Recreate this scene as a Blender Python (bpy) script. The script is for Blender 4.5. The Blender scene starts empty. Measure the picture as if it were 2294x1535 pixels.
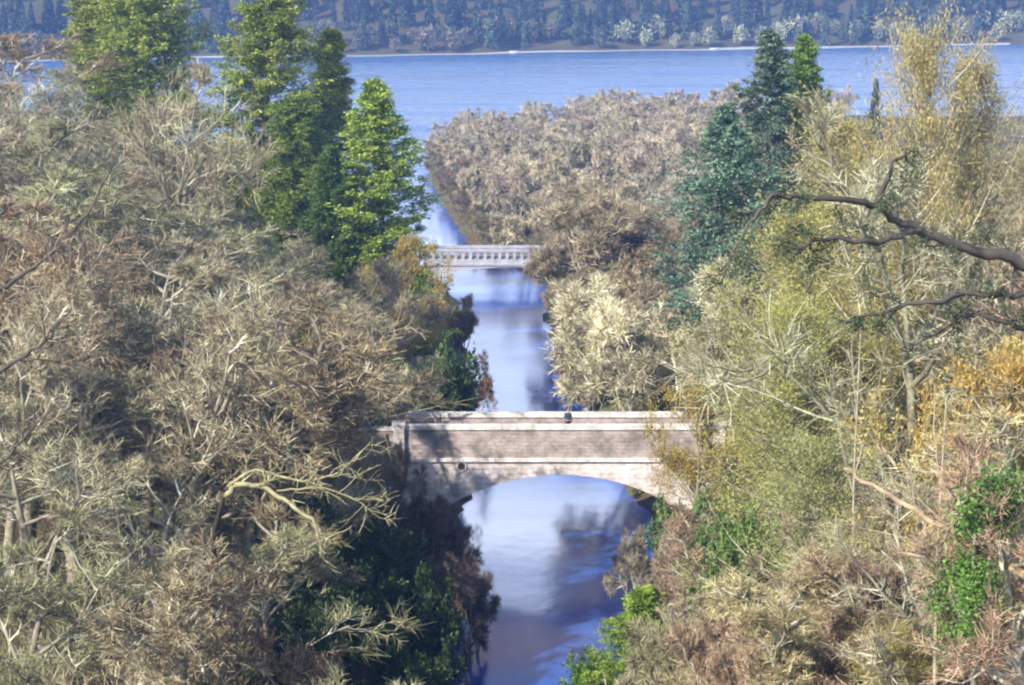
import bpy, math, random
import numpy as np
from mathutils import Vector

PI = math.pi
R = math.radians
scene = bpy.context.scene
col = scene.collection
rng = np.random.default_rng(11)
random.seed(11)

# ------------------------------------------------------------------ camera
EYE = 40.0
FPX = 4460.0
PITCH = math.atan(827.5 / FPX)
cam_data = bpy.data.cameras.new('camera')
cam_data.sensor_width = 36.0
cam_data.lens = FPX / 2294.0 * 36.0
cam_data.clip_start = 0.5
cam_data.clip_end = 6000.0
cam = bpy.data.objects.new('camera', cam_data)
col.objects.link(cam)
cam.location = (0, 0, EYE)
cam.rotation_euler = (PI / 2 - PITCH, 0, 0)
scene.camera = cam

# ------------------------------------------------------------------ sky, sun, exposure
SUN_AZ = 225.0      # clockwise from +Y
SUN_EL = 36.0
world = bpy.data.worlds.new('World')
scene.world = world
world.use_nodes = True
wn = world.node_tree.nodes
wl = world.node_tree.links
bg = wn['Background']
sky = wn.new('ShaderNodeTexSky')
sky.sky_type = 'NISHITA'
sky.sun_disc = False
sky.sun_elevation = R(SUN_EL)
sky.sun_rotation = R(SUN_AZ)
sky.air_density = 1.0
sky.dust_density = 0.3
sky.ozone_density = 2.5
# a bank of fair-weather cloud low over the loch, broken edges from noise
tc = wn.new('ShaderNodeTexCoord')
sep = wn.new('ShaderNodeSeparateXYZ')
wl.new(tc.outputs['Generated'], sep.inputs[0])
mp = wn.new('ShaderNodeMapping'); mp.inputs['Scale'].default_value = (2.2, 2.2, 7.0)
wl.new(tc.outputs['Generated'], mp.inputs[0])
nz = wn.new('ShaderNodeTexNoise'); nz.inputs['Scale'].default_value = 1.6; nz.inputs['Detail'].default_value = 6
wl.new(mp.outputs[0], nz.inputs['Vector'])
ma = wn.new('ShaderNodeMath'); ma.operation = 'MULTIPLY_ADD'; ma.inputs[1].default_value = 0.10; ma.inputs[2].default_value = -0.05
wl.new(nz.outputs['Fac'], ma.inputs[0])
ad = wn.new('ShaderNodeMath'); ad.operation = 'ADD'
wl.new(sep.outputs['Z'], ad.inputs[0]); wl.new(ma.outputs[0], ad.inputs[1])
cr = wn.new('ShaderNodeValToRGB')
e = cr.color_ramp.elements
e[0].position = 0.0; e[0].color = (0.46, 0.46, 0.46, 1)
e[1].position = 0.36; e[1].color = (0, 0, 0, 1)
for p_, v_ in ((0.15, .42), (0.215, .38), (0.25, .74), (0.285, .80), (0.325, .05)):
    q = e.new(p_); q.color = (v_, v_, v_, 1)
wl.new(ad.outputs[0], cr.inputs[0])
mx = wn.new('ShaderNodeMix'); mx.data_type = 'RGBA'
wl.new(cr.outputs[0], mx.inputs['Factor'])
wl.new(sky.outputs[0], mx.inputs[6])
mx.inputs[7].default_value = (27.0, 29.0, 33.0, 1)
wl.new(mx.outputs[2], bg.inputs[0])
bg.inputs[1].default_value = 0.11

sun_d = bpy.data.lights.new('sun', 'SUN')
sun_d.energy = 5.0
sun_d.angle = R(0.55)
sun_d.color = (1.0, 0.93, 0.83)
sun = bpy.data.objects.new('sun', sun_d)
col.objects.link(sun)
sv = Vector((math.sin(R(SUN_AZ)) * math.cos(R(SUN_EL)), math.cos(R(SUN_AZ)) * math.cos(R(SUN_EL)), math.sin(R(SUN_EL))))
sun.rotation_euler = sv.to_track_quat('Z', 'Y').to_euler()
sun.location = (-60, -60, 90)

scene.view_settings.view_transform = 'Standard'
scene.view_settings.look = 'None'
scene.view_settings.gamma = 1
scene.view_settings.exposure = 1.05
scene.render.engine = 'CYCLES'
scene.cycles.filter_width = 2.2
scene.cycles.max_bounces = 6
scene.cycles.transparent_max_bounces = 4

# ------------------------------------------------------------------ helpers
def ray(px, py):
    a = (px - 1147.0) / FPX
    b = (767.5 - py) / FPX
    return np.array([a, math.cos(PITCH) + b * math.sin(PITCH), -math.sin(PITCH) + b * math.cos(PITCH)])

def P(px, py, d):
    """point seen at a pixel of the photograph, d metres ahead"""
    r = ray(px, py)
    return np.array([0, 0, EYE]) + r * (d / r[1])

def proj(p):
    y, z = p[1], p[2] - EYE
    f = y * math.cos(PITCH) - z * math.sin(PITCH)
    u = y * math.sin(PITCH) + z * math.cos(PITCH)
    return 1147 + FPX * p[0] / f, 767.5 - FPX * u / f

def sstep(t):
    t = np.clip(t, 0, 1)
    return t * t * (3 - 2 * t)

def norm(v):
    return v / np.maximum(np.linalg.norm(v, axis=-1, keepdims=True), 1e-9)

class MB:
    """collects quads (and triangles written as quads with a repeated corner)"""
    def __init__(s): s.v = []; s.f = []; s.n = 0; s.t = []
    def add(s, v, f):
        v = np.asarray(v, float).reshape(-1, 3); f = np.asarray(f, int).reshape(-1, 4)
        s.v.append(v); s.f.append(f + s.n); s.n += len(v)
    def box(s, x0, x1, y0, y1, z0, z1):
        v = [(x, y, z) for z in (z0, z1) for y in (y0, y1) for x in (x0, x1)]
        s.add(v, [(0, 2, 3, 1), (4, 5, 7, 6), (0, 1, 5, 4), (2, 6, 7, 3), (0, 4, 6, 2), (1, 3, 7, 5)])
    def mesh(s, name, smooth=False):
        v = np.concatenate(s.v); f = np.concatenate(s.f)
        me = bpy.data.meshes.new(name)
        me.vertices.add(len(v)); me.vertices.foreach_set('co', v.astype(np.float32).ravel())
        me.loops.add(f.size); me.loops.foreach_set('vertex_index', f.astype(np.int32).ravel())
        me.polygons.add(len(f)); me.polygons.foreach_set('loop_start', np.arange(0, f.size, 4, dtype=np.int32))
        try: me.polygons.foreach_set('loop_total', np.full(len(f), 4, dtype=np.int32))
        except Exception: pass
        me.polygons.foreach_set('use_smooth', np.full(len(f), smooth, dtype=bool))
        me.update(calc_edges=True)
        me.validate()
        return me

def obj(name, me, mat=None, parent=None, loc=(0, 0, 0), rotz=0.0):
    if isinstance(me, MB): me = me.mesh(name)
    o = bpy.data.objects.new(name, me); col.objects.link(o)
    if mat is not None and not me.materials: me.materials.append(mat)
    o.location = loc; o.rotation_euler = (0, 0, rotz)
    if parent: o.parent = parent
    return o

def tag(o, label=None, cat=None, group=None, kind=None):
    if label: o['label'] = label
    if cat: o['category'] = cat
    if group: o['group'] = group
    if kind: o['kind'] = kind
    return o

def empty(name, loc, rz=0.0):
    o = bpy.data.objects.new(name, None); col.objects.link(o)
    o.location = loc; o.rotation_euler = (0, 0, rz); o.empty_display_size = 0.5
    return o

# ------------------------------------------------------------------ materials
def mat_new(name):
    m = bpy.data.materials.new(name); m.use_nodes = True
    return m, m.node_tree.nodes, m.node_tree.links, m.node_tree.nodes['Principled BSDF']

def foliage_mat(name, cols, scale=0.5, transl=0.25, rough=0.65, tint=True):
    """per-leaf colour from island random, slow drift from noise, whole-tree tint from the object's colour"""
    m, n, l, b = mat_new(name)
    geo = n.new('ShaderNodeNewGeometry')
    t = n.new('ShaderNodeTexCoord'); nn = n.new('ShaderNodeTexNoise')
    nn.inputs['Scale'].default_value = scale; nn.inputs['Detail'].default_value = 3
    l.new(t.outputs['Object'], nn.inputs['Vector'])
    a = n.new('ShaderNodeMath'); a.operation = 'MULTIPLY_ADD'; a.inputs[1].default_value = 0.62
    l.new(geo.outputs['Random Per Island'], a.inputs[0])
    s2 = n.new('ShaderNodeMath'); s2.operation = 'MULTIPLY_ADD'; s2.inputs[1].default_value = 1.1; s2.inputs[2].default_value = -0.36
    l.new(nn.outputs['Fac'], s2.inputs[0]); l.new(s2.outputs[0], a.inputs[2])
    r = n.new('ShaderNodeValToRGB'); el = r.color_ramp.elements
    el[0].color = (*cols[0], 1); el[1].color = (*cols[-1], 1)
    for i, c in enumerate(cols[1:-1]):
        q = el.new((i + 1) / (len(cols) - 1)); q.color = (*c, 1)
    l.new(a.outputs[0], r.inputs[0])
    src = r.outputs[0]
    if tint:
        oi = n.new('ShaderNodeObjectInfo'); mu = n.new('ShaderNodeMix'); mu.data_type = 'RGBA'; mu.blend_type = 'MULTIPLY'
        mu.inputs['Factor'].default_value = 1
        l.new(src, mu.inputs[6]); l.new(oi.outputs['Color'], mu.inputs[7]); src = mu.outputs[2]
    l.new(src, b.inputs['Base Color'])
    b.inputs['Roughness'].default_value = rough
    b.inputs['Specular IOR Level'].default_value = 0.3
    if transl > 0:
        tr = n.new('ShaderNodeBsdfTranslucent'); ms = n.new('ShaderNodeMixShader'); ms.inputs[0].default_value = transl
        l.new(src, tr.inputs[0]); l.new(b.outputs[0], ms.inputs[1]); l.new(tr.outputs[0], ms.inputs[2])
        l.new(ms.outputs[0], n['Material Output'].inputs[0])
    return m

M = {}
M['twig'] = foliage_mat('bare_twigs', [(.04, .033, .022), (.165, .14, .095), (.40, .37, .26), (.80, .77, .59)], 0.35, 0.0, 0.8)
M['bark'] = foliage_mat('lichened_bark', [(.09, .075, .055), (.20, .18, .13), (.42, .42, .32)], 1.6, 0.0, 0.85)
M['darkbark'] = foliage_mat('dark_bark', [(.025, .020, .016), (.06, .05, .04), (.12, .11, .09)], 1.2, 0.0, 0.85)
M['needle'] = foliage_mat('conifer_foliage', [(.025, .045, .012), (.09, .13, .03), (.20, .24, .055), (.36, .38, .14)], 0.55, 0.25, 0.6)
M['spruce'] = foliage_mat('blue_green_needles', [(.025, .045, .03), (.075, .115, .07), (.17, .22, .14), (.33, .36, .27)], 0.5, 0.2, 0.6)
M['larch'] = foliage_mat('larch_needles', [(.11, .095, .035), (.28, .255, .09), (.42, .385, .17), (.54, .48, .29)], 0.45, 0.3, 0.7)
M['autumn'] = foliage_mat('autumn_leaves', [(.20, .14, .07), (.38, .28, .10), (.50, .41, .14), (.42, .42, .20)], 0.5, 0.35, 0.6)
M['shrubleaf'] = foliage_mat('evergreen_leaves', [(.012, .03, .012), (.04, .085, .025), (.10, .17, .05), (.20, .26, .11)], 0.7, 0.2, 0.45)
M['far'] = foliage_mat('far_tree_foliage', [(.03, .045, .035), (.07, .09, .06), (.15, .16, .11), (.25, .24, .19)], 0.25, 0.0, 0.9)

def ground_mat():
    m, n, l, b = mat_new('woodland_floor')
    t = n.new('ShaderNodeTexCoord')
    n1 = n.new('ShaderNodeTexNoise'); n1.inputs['Scale'].default_value = 0.12; n1.inputs['Detail'].default_value = 8
    n2 = n.new('ShaderNodeTexNoise'); n2.inputs['Scale'].default_value = 2.4; n2.inputs['Detail'].default_value = 6
    l.new(t.outputs['Object'], n1.inputs['Vector']); l.new(t.outputs['Object'], n2.inputs['Vector'])
    r1 = n.new('ShaderNodeValToRGB'); e = r1.color_ramp.elements
    e[0].position = .35; e[0].color = (.085, .055, .03, 1); e[1].position = .65; e[1].color = (.075, .095, .03, 1)
    r2 = n.new('ShaderNodeValToRGB'); e = r2.color_ramp.elements
    e[0].position = .3; e[0].color = (.45, .4, .35, 1); e[1].position = .7; e[1].color = (1.7, 1.5, 1.3, 1)
    l.new(n1.outputs['Fac'], r1.inputs[0]); l.new(n2.outputs['Fac'], r2.inputs[0])
    mu = n.new('ShaderNodeMix'); mu.data_type = 'RGBA'; mu.blend_type = 'MULTIPLY'; mu.inputs['Factor'].default_value = 1
    l.new(r1.outputs[0], mu.inputs[6]); l.new(r2.outputs[0], mu.inputs[7]); l.new(mu.outputs[2], b.inputs['Base Color'])
    b.inputs['Roughness'].default_value = 0.95
    bu = n.new('ShaderNodeBump'); bu.inputs['Strength'].default_value = .8; bu.inputs['Distance'].default_value = .3
    l.new(n2.outputs['Fac'], bu.inputs['Height']); l.new(bu.outputs[0], b.inputs['Normal'])
    return m
M['ground'] = ground_mat()

def water_mat():
    m, n, l, b = mat_new('water')
    t = n.new('ShaderNodeTexCoord')
    mp = n.new('ShaderNodeMapping'); mp.inputs['Scale'].default_value = (1.0, 0.55, 1)
    l.new(t.outputs['Object'], mp.inputs[0])
    n1 = n.new('ShaderNodeTexNoise'); n1.inputs['Scale'].default_value = 1.3; n1.inputs['Detail'].default_value = 4
    n2 = n.new('ShaderNodeTexNoise'); n2.inputs['Scale'].default_value = 0.14; n2.inputs['Detail'].default_value = 3
    l.new(mp.outputs[0], n1.inputs['Vector']); l.new(mp.outputs[0], n2.inputs['Vector'])
    n3 = n.new('ShaderNodeTexNoise'); n3.inputs['Scale'].default_value = .42; n3.inputs['Detail'].default_value = 5
    l.new(t.outputs['Object'], n3.inputs['Vector'])
    sp = n.new('ShaderNodeSeparateXYZ'); l.new(t.outputs['Object'], sp.inputs[0])
    mr = n.new('ShaderNodeMapRange'); mr.interpolation_type = 'SMOOTHSTEP'      # sheltered river -> wind ruffled loch
    mr.inputs['From Min'].default_value = 300; mr.inputs['From Max'].default_value = 520
    l.new(sp.outputs[1], mr.inputs['Value'])
    bu = n.new('ShaderNodeBump'); bu.inputs['Strength'].default_value = .2; bu.inputs['Distance'].default_value = .05
    l.new(n1.outputs['Fac'], bu.inputs['Height'])
    bu2 = n.new('ShaderNodeBump'); bu2.inputs['Strength'].default_value = .3; bu2.inputs['Distance'].default_value = .25
    l.new(n2.outputs['Fac'], bu2.inputs['Height']); l.new(bu.outputs[0], bu2.inputs['Normal'])
    bu3 = n.new('ShaderNodeBump'); bu3.inputs['Distance'].default_value = 1.1
    l.new(mr.outputs[0], bu3.inputs['Strength']); l.new(n3.outputs['Fac'], bu3.inputs['Height']); l.new(bu2.outputs[0], bu3.inputs['Normal'])
    l.new(bu3.outputs[0], b.inputs['Normal'])
    m2 = n.new('ShaderNodeMapRange'); m2.inputs['To Min'].default_value = .18; m2.inputs['To Max'].default_value = .3
    l.new(mr.outputs[0], m2.inputs['Value']); 
    mp4 = n.new('ShaderNodeMapping'); mp4.inputs['Scale'].default_value = (.006, .03, 1); l.new(t.outputs['Object'], mp4.inputs[0])
    n4 = n.new('ShaderNodeTexNoise'); n4.inputs['Scale'].default_value = 1; n4.inputs['Detail'].default_value = 4; l.new(mp4.outputs[0], n4.inputs['Vector'])
    m4 = n.new('ShaderNodeMapRange'); m4.inputs['From Min'].default_value = .35; m4.inputs['From Max'].default_value = .65; m4.inputs['To Min'].default_value = .45; m4.inputs['To Max'].default_value = 1.3
    l.new(n4.outputs['Fac'], m4.inputs['Value'])
    mm = n.new('ShaderNodeMath'); mm.operation = 'MULTIPLY'; l.new(m2.outputs[0], mm.inputs[0]); l.new(m4.outputs[0], mm.inputs[1])
    l.new(mm.outputs[0], b.inputs['Roughness'])
    ms = n.new('ShaderNodeMath'); ms.operation = 'MULTIPLY'; l.new(mr.outputs[0], ms.inputs[0]); l.new(m4.outputs[0], ms.inputs[1]); l.new(ms.outputs[0], bu3.inputs['Strength'])
    mc_ = n.new('ShaderNodeMix'); mc_.data_type = 'RGBA'; l.new(mr.outputs[0], mc_.inputs['Factor'])
    mc_.inputs[6].default_value = (.012, .07, .31, 1); mc_.inputs[7].default_value = (.06, .12, .26, 1)
    l.new(mc_.outputs[2], b.inputs['Base Color'])
    b.inputs['IOR'].default_value = 1.6
    return m
M['water'] = water_mat()

def stone_mat(name, c0, c1, c2, bw=.62, bh=.26, stain=.35, axis='XZ'):
    m, n, l, b = mat_new(name)
    t = n.new('ShaderNodeTexCoord')
    sp = n.new('ShaderNodeSeparateXYZ'); cb = n.new('ShaderNodeCombineXYZ')
    l.new(t.outputs['Object'], sp.inputs[0])
    l.new(sp.outputs[0], cb.inputs[0]); l.new(sp.outputs[2], cb.inputs[1])
    nd = n.new('ShaderNodeTexNoise'); nd.inputs['Scale'].default_value = 1.5
    l.new(t.outputs['Object'], nd.inputs['Vector'])
    va = n.new('ShaderNodeVectorMath'); va.operation = 'MULTIPLY_ADD'; va.inputs[1].default_value = (.3, .3, .3)
    l.new(nd.outputs['Color'], va.inputs[0]); l.new(cb.outputs[0], va.inputs[2])
    br = n.new('ShaderNodeTexBrick'); br.inputs['Scale'].default_value = 1
    br.inputs['Brick Width'].default_value = bw; br.inputs['Row Height'].default_value = bh
    br.inputs['Mortar Size'].default_value = .018; br.inputs['Mortar Smooth'].default_value = .3; br.inputs['Bias'].default_value = -.1
    br.inputs['Color1'].default_value = (*c0, 1); br.inputs['Color2'].default_value = (*c1, 1); br.inputs['Mortar'].default_value = (c2[0] * .75, c2[1] * .75, c2[2] * .75, 1)
    l.new(va.outputs[0], br.inputs['Vector'])
    ns = n.new('ShaderNodeTexNoise'); ns.inputs['Scale'].default_value = .9; ns.inputs['Detail'].default_value = 8; ns.inputs['Roughness'].default_value = .7
    l.new(t.outputs['Object'], ns.inputs['Vector'])
    rs = n.new('ShaderNodeValToRGB'); e = rs.color_ramp.elements
    e[0].position = .36; e[0].color = (stain, stain, stain * .9, 1); e[1].position = .6; e[1].color = (1.12, 1.08, 1.05, 1)
    l.new(ns.outputs['Fac'], rs.inputs[0])
    mu = n.new('ShaderNodeMix'); mu.data_type = 'RGBA'; mu.blend_type = 'MULTIPLY'; mu.inputs['Factor'].default_value = 1
    l.new(br.outputs['Color'], mu.inputs[6]); l.new(rs.outputs[0], mu.inputs[7])
    l.new(mu.outputs[2], b.inputs['Base Color'])
    b.inputs['Roughness'].default_value = .9
    bu = n.new('ShaderNodeBump'); bu.inputs['Strength'].default_value = .7; bu.inputs['Distance'].default_value = .06
    ad = n.new('ShaderNodeMath'); ad.operation = 'SUBTRACT'
    l.new(ns.outputs['Fac'], ad.inputs[0]); l.new(br.outputs['Fac'], ad.inputs[1])
    l.new(ad.outputs[0], bu.inputs['Height']); l.new(bu.outputs[0], b.inputs['Normal'])
    return m
M['stone'] = stone_mat('pale_rubble_stone', (.72, .65, .62), (.62, .55, .53), (.70, .63, .60), stain=.5, bw=.8, bh=.36)
M['parapet'] = stone_mat('weathered_parapet_stone', (.42, .36, .33), (.36, .30, .28), (.44, .38, .35), stain=.5)
M['coping'] = stone_mat('coping_stone', (.70, .66, .62), (.62, .58, .55), (.6, .55, .52), bw=1.1, bh=2.0, stain=.6)
M['voussoir'] = stone_mat('arch_stone', (.52, .46, .42), (.42, .36, .33), (.3, .27, .25), bw=.32, bh=3.0, stain=.6)
M['grey_stone'] = stone_mat('grey_bridge_stone', (.46, .46, .52), (.40, .40, .46), (.4, .4, .45), stain=.75)

def plain(name, c, rough=.8, var=.25, scale=3.0, metal=0):
    m, n, l, b = mat_new(name)
    t = n.new('ShaderNodeTexCoord'); ns = n.new('ShaderNodeTexNoise'); ns.inputs['Scale'].default_value = scale; ns.inputs['Detail'].default_value = 5
    l.new(t.outputs['Object'], ns.inputs['Vector'])
    r = n.new('ShaderNodeValToRGB'); e = r.color_ramp.elements
    e[0].position = .3; e[0].color = (*[x * (1 - var) for x in c], 1); e[1].position = .7; e[1].color = (*[min(1, x * (1 + var)) for x in c], 1)
    l.new(ns.outputs['Fac'], r.inputs[0]); l.new(r.outputs[0], b.inputs['Base Color'])
    b.inputs['Roughness'].default_value = rough; b.inputs['Metallic'].default_value = metal
    return m
M['road'] = plain('road_surface', (.17, .16, .15), .95)
M['hole_shade'] = plain('painted_hole_shade', (.03, .022, .022), .7)  # near-black colour that paints the shade inside the drain openings
M['shingle'] = plain('shore_shingle', (.42, .40, .38), .95, .35, .6)
M['boat'] = plain('white_boat_paint', (.80, .80, .80), .4, .04)
M['skin'] = plain('skin', (.50, .32, .24), .6, .05)
M['hair'] = plain('dark_hair', (.02, .014, .01), .6, .2)
M['navy'] = plain('navy_cloth', (.035, .055, .10), .85, .2)
M['greycloth'] = plain('charcoal_cloth', (.045, .045, .06), .85, .2)
M['palecloth'] = plain('pale_cloth', (.62, .61, .64), .85, .08)

# ------------------------------------------------------------------ terrain
XC = np.array([[-60, -120], [0, -75], [60, -22], [95, -1], [112, 2.6], [136, 3.4], [160, 2.9], [186, 1.6], [207, 0.0], [235, -.9], [256, -2.0], [297, -12.5], [340, -18], [388, -23.5], [457, -31], [600, -45]])
HW = np.array([[-60, 6], [95, 6.5], [112, 6.8], [136, 7.6], [160, 5.2], [186, 4.6], [235, 4.6], [256, 6.5], [297, 5.8], [388, 7.5], [457, 11], [600, 20]])
def xcen(y): return np.interp(y, XC[:, 0], XC[:, 1])
def hwid(y): return np.interp(y, HW[:, 0], HW[:, 1])
def farshore(x): return 1022 + 0.42 * np.clip(x, -330, 330) + 6 * np.sin(x * .031) + 3 * np.sin(x * .11)
def wob(x, y): return np.sin(x * .21 + y * .13) * .5 + np.sin(x * .07 - y * .05 + 2) * .9 + np.sin(x * .53 + y * .47) * .2

def height(x, y):
    x = np.asarray(x, float); y = np.asarray(y, float)
    u = np.abs(x - xcen(y)) - hwid(y) + .35 * np.sin(y * .55) + .25 * np.sin(y * 1.7 + x * .2)
    left = x < xcen(y)
    bank = np.where(u < 0, -.15 - np.minimum(1.6, -u * .6), 1.5 * sstep(u / 2.6))
    kl = .38 * (1 - sstep((y - 290) / 150))
    kr = .45 * (1 - sstep((y - 205) / 70))
    side = np.minimum(np.maximum(0, u - 5) * np.where(left, kl, kr), np.where(left, 16, 17))
    h = bank + side + wob(x, y) * .45 * sstep(u / 8)
    hill = 36 * np.clip(1 - y / 98, 0, None) ** 1.5
    hill = np.where(y < 0, 36, hill) * sstep((u - 1) / 22)
    h = np.where(y < 97, np.maximum(h, hill), h)
    near = np.where(left, 474, 474 + 85 * sstep((x + 25) / 70)) + 5 * np.sin(x * .09)
    sh = (y - near)
    h = np.where(sh > -10, np.minimum(h, -sh * .12 + .3), h)
    h = np.maximum(h, -2.5)
    fs = y - farshore(x)
    far = np.where(fs > 0, fs * .06 + np.minimum(np.maximum(0, fs - 14) * .30, 75) + wob(x * .2, y * .2) * 1.5 * sstep(fs / 60), fs * .1)
    return np.where(fs > -25, np.maximum(far, -2.5), h)

def grid_sheet(xs, ys, zf):
    X, Y = np.meshgrid(xs, ys); Z = zf(X, Y)
    nx, ny = len(xs), len(ys)
    i = np.arange(nx - 1); j = np.arange(ny - 1)
    I, J = np.meshgrid(i, j); a = (J * nx + I).ravel()
    mb = MB(); mb.add(np.stack([X, Y, Z], -1).reshape(-1, 3), np.stack([a, a + 1, a + nx + 1, a + nx], -1))
    return mb.mesh('ground', smooth=True)
xs = np.concatenate([np.arange(-1400, -240, 40), np.arange(-240, -60, 6), np.arange(-60, 60, 1.2), np.arange(60, 240, 6), np.arange(240, 1401, 40)])
ys = np.concatenate([np.arange(-60, 90, 3), np.arange(90, 320, 1.6), np.arange(320, 600, 5), np.arange(600, 840, 20), np.arange(840, 1300, 8), np.arange(1300, 1901, 30)])
tag(obj('ground', grid_sheet(xs, ys, height), M['ground']), 'leaf littered woodland floor and river banks', 'ground', kind='structure')
wm = MB(); wm.add([(-1400, -60, 0), (1400, -60, 0), (1400, 1500, 0), (-1400, 1500, 0)], [(0, 1, 2, 3)])
tag(obj('water', wm, M['water']), 'blue river running under the bridges and out to the loch', 'water', kind='structure')
# shingle beach along the far shore
bx = np.arange(-330, 331, 4.0)
wd = 3.0 + 5.0 * (np.sin(bx * .045 + 1.0) > .1) * np.abs(np.sin(bx * .045 + 1.0)) + 4 * sstep((bx - 90) / 40) + 5 * np.exp(-((bx - 118) / 14.0) ** 2)
v = []
for x_, w_ in zip(bx, wd):
    for t_ in (-.6, .3, 1.0):
        y_ = farshore(x_) + w_ * t_
        v.append((x_, y_, float(height(x_, y_)) + .10))
f = []
for i in range(len(bx) - 1):
    for k in range(2):
        a = i * 3 + k; f.append((a, a + 3, a + 4, a + 1))
mb = MB(); mb.add(v, f)
tag(obj('shore', mb, M['shingle']), 'pale shingle strip along the far loch shore', 'shore', kind='structure')

# ------------------------------------------------------------------ branching generators
def perp_rand(d, g):
    r = g.normal(size=d.shape)
    return norm(np.cross(d, r))

def grow(st, dr, ln, K, wig, trop, g, dtrop=None):
    """polylines: st (N,3) start, dr (N,3) dir, ln (N,) length"""
    N = len(st); pts = np.zeros((N, K + 1, 3)); pts[:, 0] = st; d = dr.copy()
    for k in range(K):
        d = norm(d + g.normal(size=d.shape) * wig + np.array([0, 0, 1.0]) * (trop if dtrop is None else (trop + dtrop * k / K)))
        pts[:, k + 1] = pts[:, k] + d * (ln / K)[:, None]
    return pts

def sample(pts, idx, t):
    K = pts.shape[1] - 1; q = np.clip(t * K, 0, K - 1e-4); i = q.astype(int); fr = (q - i)[:, None]
    a = pts[idx, i]; b = pts[idx, i + 1]
    return a * (1 - fr) + b * fr, norm(b - a)

def tubes(mb, pts, r0, r1, sides, g, flat=False):
    N, K1, _ = pts.shape
    tan = np.zeros_like(pts); tan[:, 1:-1] = pts[:, 2:] - pts[:, :-2]; tan[:, 0] = pts[:, 1] - pts[:, 0]; tan[:, -1] = pts[:, -1] - pts[:, -2]
    tan = norm(tan)
    ref = g.normal(size=(N, 1, 3)); u = norm(np.cross(tan, np.broadcast_to(ref, tan.shape))); w = np.cross(tan, u)
    t = np.linspace(0, 1, K1)[None, :]
    rad = (np.asarray(r0)[:, None] * (1 - t) + np.asarray(r1)[:, None] * t)
    if flat:
        V = np.stack([pts - u * rad[..., None], pts + u * rad[..., None]], 2)   # N,K1,2,3
        base = np.arange(N)[:, None] * (K1 * 2) + np.arange(K1 - 1)[None, :] * 2
        F = np.stack([base, base + 1, base + 3, base + 2], -1).reshape(-1, 4)
        mb.add(V.reshape(-1, 3), F); return
    an = np.arange(sides) * 2 * PI / sides
    V = pts[:, :, None] + (u[:, :, None] * np.cos(an)[None, None, :, None] + w[:, :, None] * np.sin(an)[None, None, :, None]) * rad[:, :, None, None]
    b = (np.arange(N)[:, None, None] * K1 + np.arange(K1 - 1)[None, :, None]) * sides
    s = np.arange(sides)[None, None, :]; s2 = (s + 1) % sides
    F = np.stack([b + s, b + s2, b + sides + s2, b + sides + s], -1).reshape(-1, 4)
    mb.add(V.reshape(-1, 3), F)

def leaves(mb, c, ax, L, W, g, up=0.0):
    """one small pointed quad per centre; ax long axis"""
    n = len(c); side = perp_rand(ax, g)
    if up: side = norm(side * (1 - up) + np.cross(ax, np.array([0, 0, 1.0])) * up)
    L = np.broadcast_to(L, (n,))[:, None]; W = np.broadcast_to(W, (n,))[:, None]
    V = np.stack([c - ax * L * .5, c + side * W * .5, c + ax * L * .5, c - side * W * .5], 1)
    b = np.arange(n)[:, None] * 4
    mb.add(V.reshape(-1, 3), b + np.arange(4)[None, :])

def spread_children(pts, per, tmin, tmax, ang, g):
    N = len(pts); idx = np.repeat(np.arange(N), per)
    t = tmin + (tmax - tmin) * g.random(len(idx)) ** .85
    p, d = sample(pts, idx, t)
    a = np.clip(g.normal(ang, .22, len(idx)), .15, 1.8)[:, None]
    nd = norm(d * np.cos(a) + perp_rand(d, g) * np.sin(a))
    return idx, t, p, nd

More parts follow.
